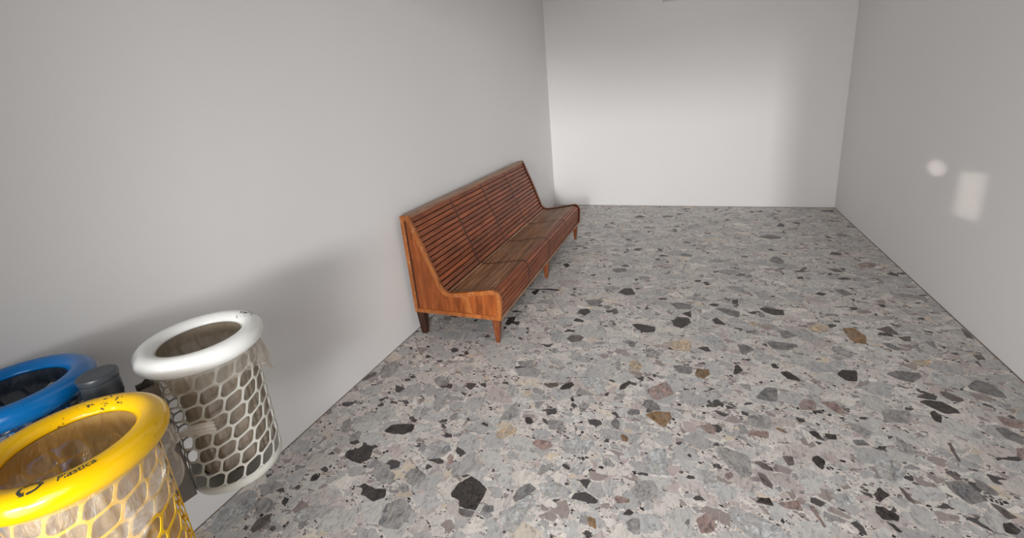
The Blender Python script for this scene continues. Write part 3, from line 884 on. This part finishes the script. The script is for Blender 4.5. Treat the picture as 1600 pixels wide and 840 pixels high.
# arc lengths at which the three kinds of slat begin
crease_s = min((s for s in [i*0.001 for i in range(int(total/0.001))]), key=lambda s: math.dist(at(s), (0.322-BX+0.0, 0.358)))
edge_s = min((s for s in [i*0.001 for i in range(int(total/0.001))]), key=lambda s: math.dist(at(s), (0.672-BX, 0.390)))


def slat_mesh(name, s0, s1, n, ya, yb, mat, gap, tr, seed):
    rr = random.Random(seed)
    vs_, fs, tints = [], [], []
    pitch = (s1-s0)/n
    for i in range(n):
        a, c = Vector(at(s0+i*pitch+gap/2)), Vector(at(s0+(i+1)*pitch-gap/2))
        d = (c-a).normalized()
        nn = Vector((d.y, -d.x))            # towards the inside of the bench
        if nn.y > 0 and abs(d.x) > abs(d.y): nn = -nn
        if abs(d.y) >= abs(d.x) and nn.x > 0: nn = -nn
        th, ch = 0.016, 0.0022
        prof = [a+nn*ch, a+d*ch, c-d*ch, c+nn*ch, c+nn*th, a+nn*th]
        b0 = len(vs_)
        vs_ += [(p.x, ya, p.y) for p in prof]+[(p.x, yb, p.y) for p in prof]
        m_ = len(prof)
        nf = [tuple(b0+k for k in range(m_)), tuple(b0+m_+k for k in reversed(range(m_)))]
        nf += [(b0+k, b0+m_+k, b0+m_+(k+1) % m_, b0+(k+1) % m_) for k in range(m_)]
        fs += nf
        g = rr.uniform(*tr)
        h = rr.uniform(-0.07, 0.07)
        tints += [(g*(1+h), g, g*(1-h), 1)]*len(nf)
    o = link(name, vs_, fs, mat, bench)
    me = o.data
    bm = bmesh.new(); bm.from_mesh(me)
    cl = bm.loops.layers.float_color.new('tint')
    bm.faces.ensure_lookup_table()
    for f, c in zip(bm.faces, tints):
        for l in f.loops:
            l[cl] = c
    bmesh.ops.recalc_face_normals(bm, faces=bm.faces)
    bm.to_mesh(me); bm.free()
    return o


bay = (L-0.052)/4
for k in range(4):
    ya_, yb_ = -H+0.026+k*bay+0.007, -H+0.026+(k+1)*bay-0.007
    slat_mesh('back_slats', 0.012, crease_s, 15, ya_, yb_, M['slat_back'], 0.0065, (0.78, 1.12), 10+k)
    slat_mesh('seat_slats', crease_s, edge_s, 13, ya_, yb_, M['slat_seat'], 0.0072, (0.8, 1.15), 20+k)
    slat_mesh('front_slats', edge_s, total-0.012, 6, ya_, yb_, M['slat_front'], 0.0065, (0.85, 1.12), 30+k)

# dark curved ribs between the bays, flush with the slats
for k in (1, 2, 3):
    y = -H+0.026+k*bay
    up_ = inset(outline, 0.0098)[:len(seatline)]
    dn = inset(outline, 0.045)[:len(seatline)]
    r = MB()
    n = len(up_)
    r.v = [(x, y-0.0085, z) for x, z in up_]+[(x, y+0.0085, z) for x, z in up_]+[(x, y-0.0085, z) for x, z in dn]+[(x, y+0.0085, z) for x, z in dn]
    for i in range(n-1):
        r.f += [(i, i+1, n+i+1, n+i), (2*n+i, 3*n+i, 3*n+i+1, 2*n+i+1), (i, 2*n+i, 2*n+i+1, i+1), (n+i, n+i+1, 3*n+i+1, 3*n+i)]
    r.f += [(0, n, 3*n, 2*n), (n-1, 3*n-1, 4*n-1, 2*n-1)]
    r.build('rib', M['darkwood'], bench)
# added dark sheet behind the slats, standing in for shade in the gaps
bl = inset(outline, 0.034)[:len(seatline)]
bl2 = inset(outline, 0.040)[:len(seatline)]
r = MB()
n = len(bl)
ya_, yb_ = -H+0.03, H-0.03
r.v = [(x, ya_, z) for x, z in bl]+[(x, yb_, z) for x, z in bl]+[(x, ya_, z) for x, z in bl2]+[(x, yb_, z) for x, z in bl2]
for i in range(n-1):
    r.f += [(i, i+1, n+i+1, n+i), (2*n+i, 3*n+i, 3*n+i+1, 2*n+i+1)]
r.build('gap_shade_sheet', M['darkwood'], bench)

p = MB(); p.box(0.042-BX, 0.107-BX, -H+0.026, H-0.026, 0.876, 0.900)
p.build('top_rail', M['rail'], bench, bevel=0.002)
p = MB(); p.box(0.042-BX, 0.052-BX, -H+0.026, H-0.026, 0.20, 0.876)
p.build('back_panel', M['darkwood'], bench)
p = MB(); p.box(0.694-BX, 0.722-BX, -H+0.026, H-0.026, 0.179, 0.197)
p.build('bottom_rail', M['rail'], bench, bevel=0.002)
p = MB(); p.box(0.045-BX, 0.07-BX, -H+0.026, H-0.026, 0.179, 0.21)
p.build('bottom_rail', M['rail'], bench, bevel=0.002)
# frame bearers joining front and back rails over the legs
for y in (-H+0.05, 0.0, H-0.05):
    p = MB(); p.box(0.07-BX, 0.694-BX, y-0.02, y+0.02, 0.179, 0.205)
    p.build('bearer', M['darkwood'], bench)


def leg(x, y, wt, wb, lean, mat):
    p = MB()
    top = [(x-wt, y-wt, 0.180), (x+wt, y-wt, 0.180), (x+wt, y+wt, 0.180), (x-wt, y+wt, 0.180)]
    bot = [(x-wb+lean, y-wb, 0.0), (x+wb+lean, y-wb, 0.0), (x+wb+lean, y+wb, 0.0), (x-wb+lean, y+wb, 0.0)]
    p.loft([bot, top])
    return p.build('leg', mat, bench, bevel=0.003)


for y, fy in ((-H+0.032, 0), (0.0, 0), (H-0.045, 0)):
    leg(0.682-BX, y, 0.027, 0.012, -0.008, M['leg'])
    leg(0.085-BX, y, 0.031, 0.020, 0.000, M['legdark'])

# ------------------------------------------------------------------ bins around a post
PX, PY = 0.440, 0.500
ZR, RC, RT = 0.971, 0.142, 0.031
ZB = 0.50


def torus_pt(th, ph, rr=RT):
    return Vector(((RC+rr*math.cos(ph))*math.cos(th), (RC+rr*math.cos(ph))*math.sin(th), ZR+rr*math.sin(ph)))


def make_rim(parent, mat):
    """rolled lip: round outside and on top, cut short on the inside"""
    m_ = MB()
    prof = [(RC+RT*math.cos(R(a)), ZR+RT*math.sin(R(a))) for a in range(-95, 166, 10)]
    inner = [(RC+(RT-0.003)*math.cos(R(a)), ZR+(RT-0.003)*math.sin(R(a))) for a in range(165, -96, -10)]
    m_.lathe(prof+inner+[prof[0]], 112)
    o = m_.build('rim', mat, parent, smooth=True)
    return o


def body_r(z):
    t = (z-ZB)/(ZR-ZB)
    return 0.1335+0.0055*t


def make_net(parent, mat):
    """moulded net: rows of slanting six-sided meshes with rounded corners, wrapped round the basket"""
    NC, rows = 16, 8
    z_lo, z_hi = ZB+0.034, ZR-0.044
    ph = (z_hi-z_lo)/rows
    cw = 2*PI/NC
    R0 = 0.137
    verts, faces, key = [], [], {}

    def vid(u, z):
        k = (round((u % (2*PI))*20000) % round(2*PI*20000), round(z*200000))
        if k not in key:
            key[k] = len(verts)
            rr = body_r(z)
            verts.append((rr*math.cos(u), rr*math.sin(u), z))
        return key[k]

    hx = [(0.0, 0.0), (-0.26, -0.77), (0.0, -1.0), (0.74, -0.77), (1.0, 0.0), (0.74, 0.23)]
    hm = [(x*cw*R0, z*ph) for x, z in hx]
    ih = inset(hm, 0.0034)
    K = 5
    out, inn = [], []
    for i in range(6):
        a, b_ = hm[i], hm[(i+1) % 6]
        for k in range(K):
            t = k/K
            out.append((a[0]*(1-t)+b_[0]*t, a[1]*(1-t)+b_[1]*t))
        p0, p1, p2 = Vector(ih[i-1]), Vector(ih[i]), Vector(ih[(i+1) % 6])
        rad = 0.0075
        d0, d2 = (p0-p1), (p2-p1)
        a1 = p1+d0.normalized()*min(rad, d0.length*0.45)
        a2 = p1+d2.normalized()*min(rad, d2.length*0.45)
        inn += [p1*0.5+a1*0.25+a2*0.25, p1*0.12+a1*0.02+a2*0.86, a2.lerp(p2, 0.35), a2.lerp(p2, 0.6)]
        d3 = (p1-p2)
        inn.append(p2+d3.normalized()*min(rad, d3.length*0.45))
    n_ = 6*K
    for r_ in range(rows):
        for c in range(NC):
            u0, z0 = c*cw, z_lo+(r_+1)*ph
            ov = [vid(u0+x/R0, z0+z) for x, z in out]
            iv = [vid(u0+p.x/R0, z0+p.y) for p in inn]
            for i in range(n_):
                j = (i+1) % n_
                faces.append((ov[i], ov[j], iv[j], iv[i]))
    o = link('net', verts, faces, mat, parent)
    recalc(o)
    solid(o, 0.0022, 0)
    b = o.modifiers.new('bevel', 'BEVEL'); b.width = 0.0005; b.segments = 1
    return o


def make_bin(name, loc, label, mat, netmat):
    t = empty(name, (loc[0], loc[1], 0), label, 'waste bin', 'waste baskets hung around the post')
    rim = make_rim(t, mat)
    make_net(t, netmat)
    m_ = MB()
    m_.lathe([(body_r(ZR)+0.0005, ZR-0.006), (body_r(ZR)+0.001, ZR-0.044), (body_r(ZR)-0.002, ZR-0.044), (body_r(ZR)-0.0025, ZR-0.006), (body_r(ZR)+0.0005, ZR-0.006)], 96)
    m_.build('collar', netmat, t, smooth=True)
    m_ = MB()
    zz = ZB
    m_.lathe([(0.0001, zz+0.004), (0.105, zz+0.004), (0.122, zz+0.010), (0.1315, zz+0.022), (0.132, zz+0.042), (0.1355, zz+0.042), (0.1358, zz+0.026), (0.131, zz+0.010), (0.120, zz+0.001), (0.105, zz), (0.0001, zz)], 96)
    m_.build('base', netmat, t, smooth=True)
    # bracket towards the post
    d = Vector((PX-loc[0], PY-loc[1], 0))
    ang = math.atan2(d.y, d.x)
    gap = d.length-0.0405
    b_ = MB()
    b_.box(0.139, 0.142, -0.026, 0.026, ZB+0.02, ZR-0.05)
    b_.box(0.142, 0.178, 0.020, 0.026, ZB+0.02, ZR-0.05)
    b_.box(0.142, 0.178, -0.026, -0.020, ZB+0.02, ZR-0.05)
    b_.box(0.142, gap, -0.016, 0.016, ZB+0.06, ZB+0.085)
    b_.box(0.142, gap, -0.016, 0.016, ZR-0.12, ZR-0.095)
    o = b_.build('bracket', M['bracket'], t, bevel=0.001)
    o.rotation_euler = (0, 0, ang)
    # wire catch over the bracket
    w = MB()
    w.tube([(0.160+0.014*math.cos(a_), 0.022*math.sin(a_), ZR-0.052+0.008*math.sin(a_*2)) for a_ in [2*PI*i/28 for i in range(29)]], 0.0022, 8)
    o = w.build('wire_catch', M['wire'], t, smooth=True)
    o.rotation_euler = (0, 0, ang)
    return t, rim


WH = (0.485, 0.741)
YE = (0.663, 0.339)
BL = (0.216, 0.403)
wbin, wrim = make_bin('waste_basket', WH, 'white net basket with thick white rim hung nearest the bench', M['white'], M['white_net'])
ybin, yrim = make_bin('waste_basket', YE, 'yellow net basket with thick yellow rim lettered Plastica in front', M['yellow'], M['yellow'])
bbin, brim = make_bin('waste_basket', BL, 'blue basket with thick blue rim at the left picture edge', M['blue'], M['blue'])

# the post
post = empty('bin_post', (PX, PY, 0), 'dark grey capped post between the blue, yellow and white baskets', 'post')
m_ = MB()
m_.lathe([(0.0001, 0.012), (0.0385, 0.012), (0.0385, 0.945), (0.0001, 0.945)], 48)
m_.build('shaft', M['post'], post, smooth=True).data.shade_smooth()
m_ = MB()
m_.lathe([(0.0001, 0.0), (0.155, 0.0), (0.158, 0.006), (0.150, 0.012), (0.0001, 0.014)], 64)
m_.build('foot_plate', M['post'], post, smooth=True)
m_ = MB()
m_.lathe([(0.0401, 0.942), (0.0412, 0.944), (0.0412, 0.9925), (0.0385, 0.9935), (0.0385, 0.9995), (0.0001, 0.9995)], 64)
cap = m_.build('cap_sleeve', M['cap'], post, smooth=True)
m_ = MB()
m_.lathe([(0.0001, 0.9985), (0.0432, 0.9985), (0.0438, 1.001), (0.0438, 1.008), (0.0425, 1.0115), (0.036, 1.0125), (0.030, 1.0118), (0.0001, 1.0118)], 64)
m_.build('cap_lid', M['cap'], cap, smooth=True)
for o in list(post.children)+list(cap.children):
    md = o.modifiers.new('es', 'EDGE_SPLIT'); md.split_angle = R(40)

# ---------------- lettering on the yellow rim
def wrap_flat(verts, th0, ph0, lift=0.0006):
    out = []
    for x, y in verts:
        th = th0+x/(RC+0.006)
        ph = ph0+y/RT
        out.append(torus_pt(th, ph, RT+lift))
    return out


def text_mesh(s, size):
    cu = bpy.data.curves.new('letters', 'FONT')
    cu.body = s
    cu.size = size
    cu.offset = 0.0002
    to = bpy.data.objects.new('letters', cu)
    C.objects.link(to)
    dg = bpy.context.evaluated_depsgraph_get()
    me = bpy.data.meshes.new_from_object(to.evaluated_get(dg))
    vs_ = [(v.co.x, v.co.y) for v in me.vertices]
    fs = [tuple(p.vertices) for p in me.polygons]
    bpy.data.objects.remove(to)
    return vs_, fs


def letters(s, size, th, ph, name):
    vs_, fs = text_mesh(s, size)
    w = max(v[0] for v in vs_)
    o = link(name, wrap_flat(vs_, R(th), R(ph)), fs, M['ink'], yrim)
    return o, w


letters('Plastica', 0.0195, -29, 70, 'lettering')
letters('c', 0.0195, -66, 68, 'lettering')
# three chasing arrows
sv, sf = [], []
cx_, cy_, rr = 0.0, 0.0, 0.0115


def quad_strip(pts, wdt):
    b0 = len(sv)
    P = [Vector(p) for p in pts]
    for i, p in enumerate(P):
        t = (P[min(i+1, len(P)-1)]-P[max(i-1, 0)]).normalized()
        nn = Vector((-t.y, t.x))*wdt/2
        sv.append((p.x+nn.x, p.y+nn.y)); sv.append((p.x-nn.x, p.y-nn.y))
    for i in range(len(P)-1):
        sf.append((b0+2*i, b0+2*i+1, b0+2*i+3, b0+2*i+2))


for k in range(3):
    a0 = R(90+120*k)
    tri = [Vector((rr*1.15*math.cos(a0+R(d)), rr*1.0*math.sin(a0+R(d)))) for d in (-62, -38, -14, 14, 30)]
    tri = [p*(1.0 if i in (0, 4) else 0.98) for i, p in enumerate(tri)]
    quad_strip([(p.x*1.25, p.y) for p in tri], 0.0048)
    e, d = tri[-1], (tri[-1]-tri[-2]).normalized()
    e = Vector((e.x*1.25, e.y))
    nn = Vector((-d.y, d.x))
    b0 = len(sv)
    sv += [tuple(e+nn*0.0052), tuple(e-nn*0.0052), tuple(e+d*0.0068)]
    sf.append((b0, b0+1, b0+2))
link('recycling_mark', wrap_flat([(x, y+0.0) for x, y in sv], R(-44), R(86)), sf, M['ink'], yrim)


# ---------------- bags
def fbm(x, y, z):
    return noise.fractal(Vector((x, y, z)), 0.9, 2.1, 4)


def bag_mesh(rows, fn, n=160, th0=0.0, th1=2*PI, close=True):
    vs_, fs = [], []
    cnt = n if close else n+1
    for k in range(rows+1):
        for i in range(cnt):
            th = th0+(th1-th0)*i/n
            r, z = fn(th, k/rows)
            vs_.append((r*math.cos(th), r*math.sin(th), z))
    for k in range(rows):
        for i in range(n):
            j = (i+1) % cnt if close else i+1
            fs.append((k*cnt+i, k*cnt+j, (k+1)*cnt+j, (k+1)*cnt+i))
    return vs_, fs


def smooth_bump(d, w):
    d = (d+180) % 360-180
    return math.exp(-(d/w)**2)


def make_bag(name, loc, label, in_mat, fold_mat, seed, hem, bulge, flat_dir, z_bot=ZB+0.03, puff=0.0):
    t = empty(name, (loc[0], loc[1], 0), label, 'bin bag', 'bags lining the baskets')

    def inner(th, v):
        z = ZR+0.006-v*(ZR+0.006-z_bot)
        pleat = 0.0022*math.sin(th*23+4*fbm(math.cos(th)*2, math.sin(th)*2, seed))+0.0055*fbm(math.cos(th)*5+seed, math.sin(th)*5, z*7)
        r = 0.113+0.010*min(1, v*6)+pleat*min(1, v*8+0.2)
        r -= 0.045*smooth_bump(math.degrees(th)-flat_dir, 30)*min(1, max(0, (v-0.12)*4))
        if v > 0.85:
            r *= max(0.02, max(0.0, math.cos((v-0.85)/0.15*PI/2))**0.5)
        return min(r, 0.1285), z
    vs_, fs = bag_mesh(44, inner)
    o = link('liner', vs_, fs, in_mat, t, smooth=True)

    def outer(th, v):
        dg = math.degrees(th)
        z1 = hem(dg)+0.008*fbm(math.cos(th)*6, math.sin(th)*6, seed+4)
        z0 = ZR-0.026
        z = z0-v*(z0-z1)
        r = body_r(z)+0.005+0.006*v+0.0045*(1+math.sin(th*19+5*fbm(math.cos(th)*2, math.sin(th)*2, seed+2)+v*3))*v
        r += 0.005*fbm(math.cos(th)*7+seed, math.sin(th)*7, z*14)*min(1, v*3)
        r += bulge(dg)*math.sin(min(1, v*1.2)*PI*0.8)
        # rolled hem
        r += 0.004*math.exp(-((v-0.95)/0.05)**2)
        return max(r, body_r(z)+0.0025), z
    vs_, fs = bag_mesh(26, outer, 220)
    o2 = link('folded_cuff', vs_, fs, fold_mat, t, smooth=True)
    if puff:
        vs2, fs2 = [], []
        pass
    return t, o, o2


wbag, _, _ = make_bag('bin_bag', WH, 'translucent beige bag inside the white basket, cuff folded under its rim', M['bag_in'], M['bag_white'], 1.3,
                      lambda d: 0.885-0.10*smooth_bump(d-66, 30), lambda d: 0.016*smooth_bump(d-62, 32), -118)
ybag, _, ycuff = make_bag('bin_bag', YE, 'clear hazy bag in the yellow basket, cuff pulled sideways into a knot', M['bag_yellow'], M['bag_yellow_fold'], 5.1,
                          lambda d: 0.765+0.155/(1+math.exp(-((((d+180) % 360)-180)-22)/10))*(1 if ((d+180) % 360)-180 > -90 else 1), lambda d: 0.010*smooth_bump(d-80, 40), 200)
bbag, _, _ = make_bag('bin_bag', BL, 'bag lining the blue basket, dark with painted-in shade', M['bag_blue'], M['bag_blue'], 8.7,
                      lambda d: 0.934, lambda d: 0.0, 90)

# knot and tail of the yellow basket's bag, reaching towards the white basket
K0 = Vector((0.600-YE[0], 0.548-YE[1], 0.805))


def ribbon(pts, widths, mat, name, parent, axis=Vector((0, 0, 1)), folds=3, depth=0.006, seed=0):
    P = [Vector(p) for p in pts]
    rings = []
    n = 13
    for i, p in enumerate(P):
        t = (P[min(i+1, len(P)-1)]-P[max(i-1, 0)]).normalized()
        a = (axis-t*axis.dot(t)).normalized()
        c = t.cross(a)
        ring = []
        for k in range(n):
            u = k/(n-1)*2-1
            ring.append(p+a*(u*widths[i]/2)+c*(depth*math.sin(u*PI*folds+seed+i*0.4)))
        rings.append(ring)
    m2 = MB()
    m2.loft(rings, cap=False, close=False)
    o = m2.build(name, mat, parent, smooth=True)
    s = o.modifiers.new('sub', 'SUBSURF'); s.levels = 1; s.render_levels = 1
    return o


kn = MB()
rings = []
for i in range(9):
    a = PI*i/8
    rad = 0.013*math.sin(a)+0.0005
    rings.append([K0+Vector((-0.010*math.cos(a)+rad*0.0, 0, 0))+Vector((0, rad*math.cos(2*PI*k/16)*(1+0.25*math.sin(k*2.1)), rad*math.sin(2*PI*k/16)*(1+0.25*math.cos(k*1.7)))) for k in range(16)])
kn.loft(rings)
kn.build('knot', M['bag_tail'], ybag, smooth=True)
tdir = Vector((0.075, 0.060, 0.010))
ribbon([K0+tdir*(i/5)+Vector((0, 0, 0.004*math.sin(i))) for i in range(6)], [0.012, 0.022, 0.030, 0.034, 0.036, 0.034], M['bag_tail'], 'bag_tail', ybag, seed=1)
ribbon([K0+Vector((-0.03, 0.01, 0.022))*(i/4) for i in range(5)], [0.012, 0.022, 0.030, 0.034, 0.030], M['bag_tail'], 'bag_tail', ybag, seed=2)
# gathers running from the cuff into the knot
for j, (dg, zz, w1) in enumerate(((35, 0.905, 0.05), (15, 0.880, 0.05), (58, 0.922, 0.045), (-8, 0.845, 0.045))):
    S = Vector((0.152*math.cos(R(dg)), 0.152*math.sin(R(dg)), zz))
    pts = []
    for i in range(9):
        t = i/8
        p = S.lerp(K0, t)
        ang = math.atan2(p.y, p.x)
        rad = max(math.hypot(p.x, p.y), 0.153+0.004*j) if t < 0.92 else math.hypot(p.x, p.y)
        pts.append(Vector((rad*math.cos(ang), rad*math.sin(ang), p.z-0.010*math.sin(PI*t))))
    ribbon(pts, [w1*(1-0.80*(i/8)) for i in range(9)], M['bag_yellow_fold'], 'gather', ybag, folds=3+j % 2, depth=0.0035, seed=j)


# ---------------- contents
def blob(name, loc, sx, sy, sz, mat, seed, label, cat):
    bm = bmesh.new()
    bmesh.ops.create_icosphere(bm, subdivisions=4, radius=1.0)
    for v in bm.verts:
        k = 1+0.28*noise.fractal(v.co*1.6+Vector((seed, 0, 0)), 0.9, 2.0, 4)
        v.co = Vector((v.co.x*sx*k, v.co.y*sy*k, v.co.z*sz*k))
    me = bpy.data.meshes.new(name)
    bm.to_mesh(me); bm.free()
    me.materials.append(mat)
    for p_ in me.polygons: p_.use_smooth = True
    o = bpy.data.objects.new(name, me)
    C.objects.link(o)
    o.location = loc
    return tag(o, label, cat)


blob('crumpled_wrapper', (YE[0]-0.050, YE[1]+0.030, 0.835), 0.044, 0.036, 0.032, M['trash'], 2.0, 'dark crumpled wrapper down inside the yellow basket', 'litter')


blob('added_dark_heap', (WH[0], WH[1], 0.560), 0.085, 0.085, 0.030, M['added_dark_heap'], 6.0, 'added dark brown heap darkening the bottom of the white basket', 'litter')  # heap added to darken the lowest net rows


def scrap(loc, w, h, ang, seed, label):
    n = 8
    vs_, fs = [], []
    for j in range(n+1):
        for i in range(n+1):
            u, v = i/n-0.5, j/n
            jag = 0.010*fbm(u*9+seed, 1, seed) if j == n else 0
            vs_.append((u*w, 0.008*math.sin(u*6+seed)+0.01*v, v*h+jag))
    for j in range(n):
        for i in range(n):
            a = j*(n+1)+i
            fs.append((a, a+1, a+n+2, a+n+1))
    o = link('paper_sheet', vs_, fs, M['paper'], None, smooth=True)
    solid(o, 0.0006)
    o.location = loc
    o.rotation_euler = (0, 0, ang)
    return tag(o, label, 'paper', 'paper sheets standing in the blue basket')


scrap((0.216+0.066, 0.403+0.052, 0.905), 0.085, 0.062, R(118), 1.0, 'pale paper edge standing in the blue basket, the one nearer the post')
scrap((0.216+0.060, 0.403-0.022, 0.905), 0.070, 0.058, R(75), 2.0, 'pale paper edge standing in the blue basket, at the left picture edge')
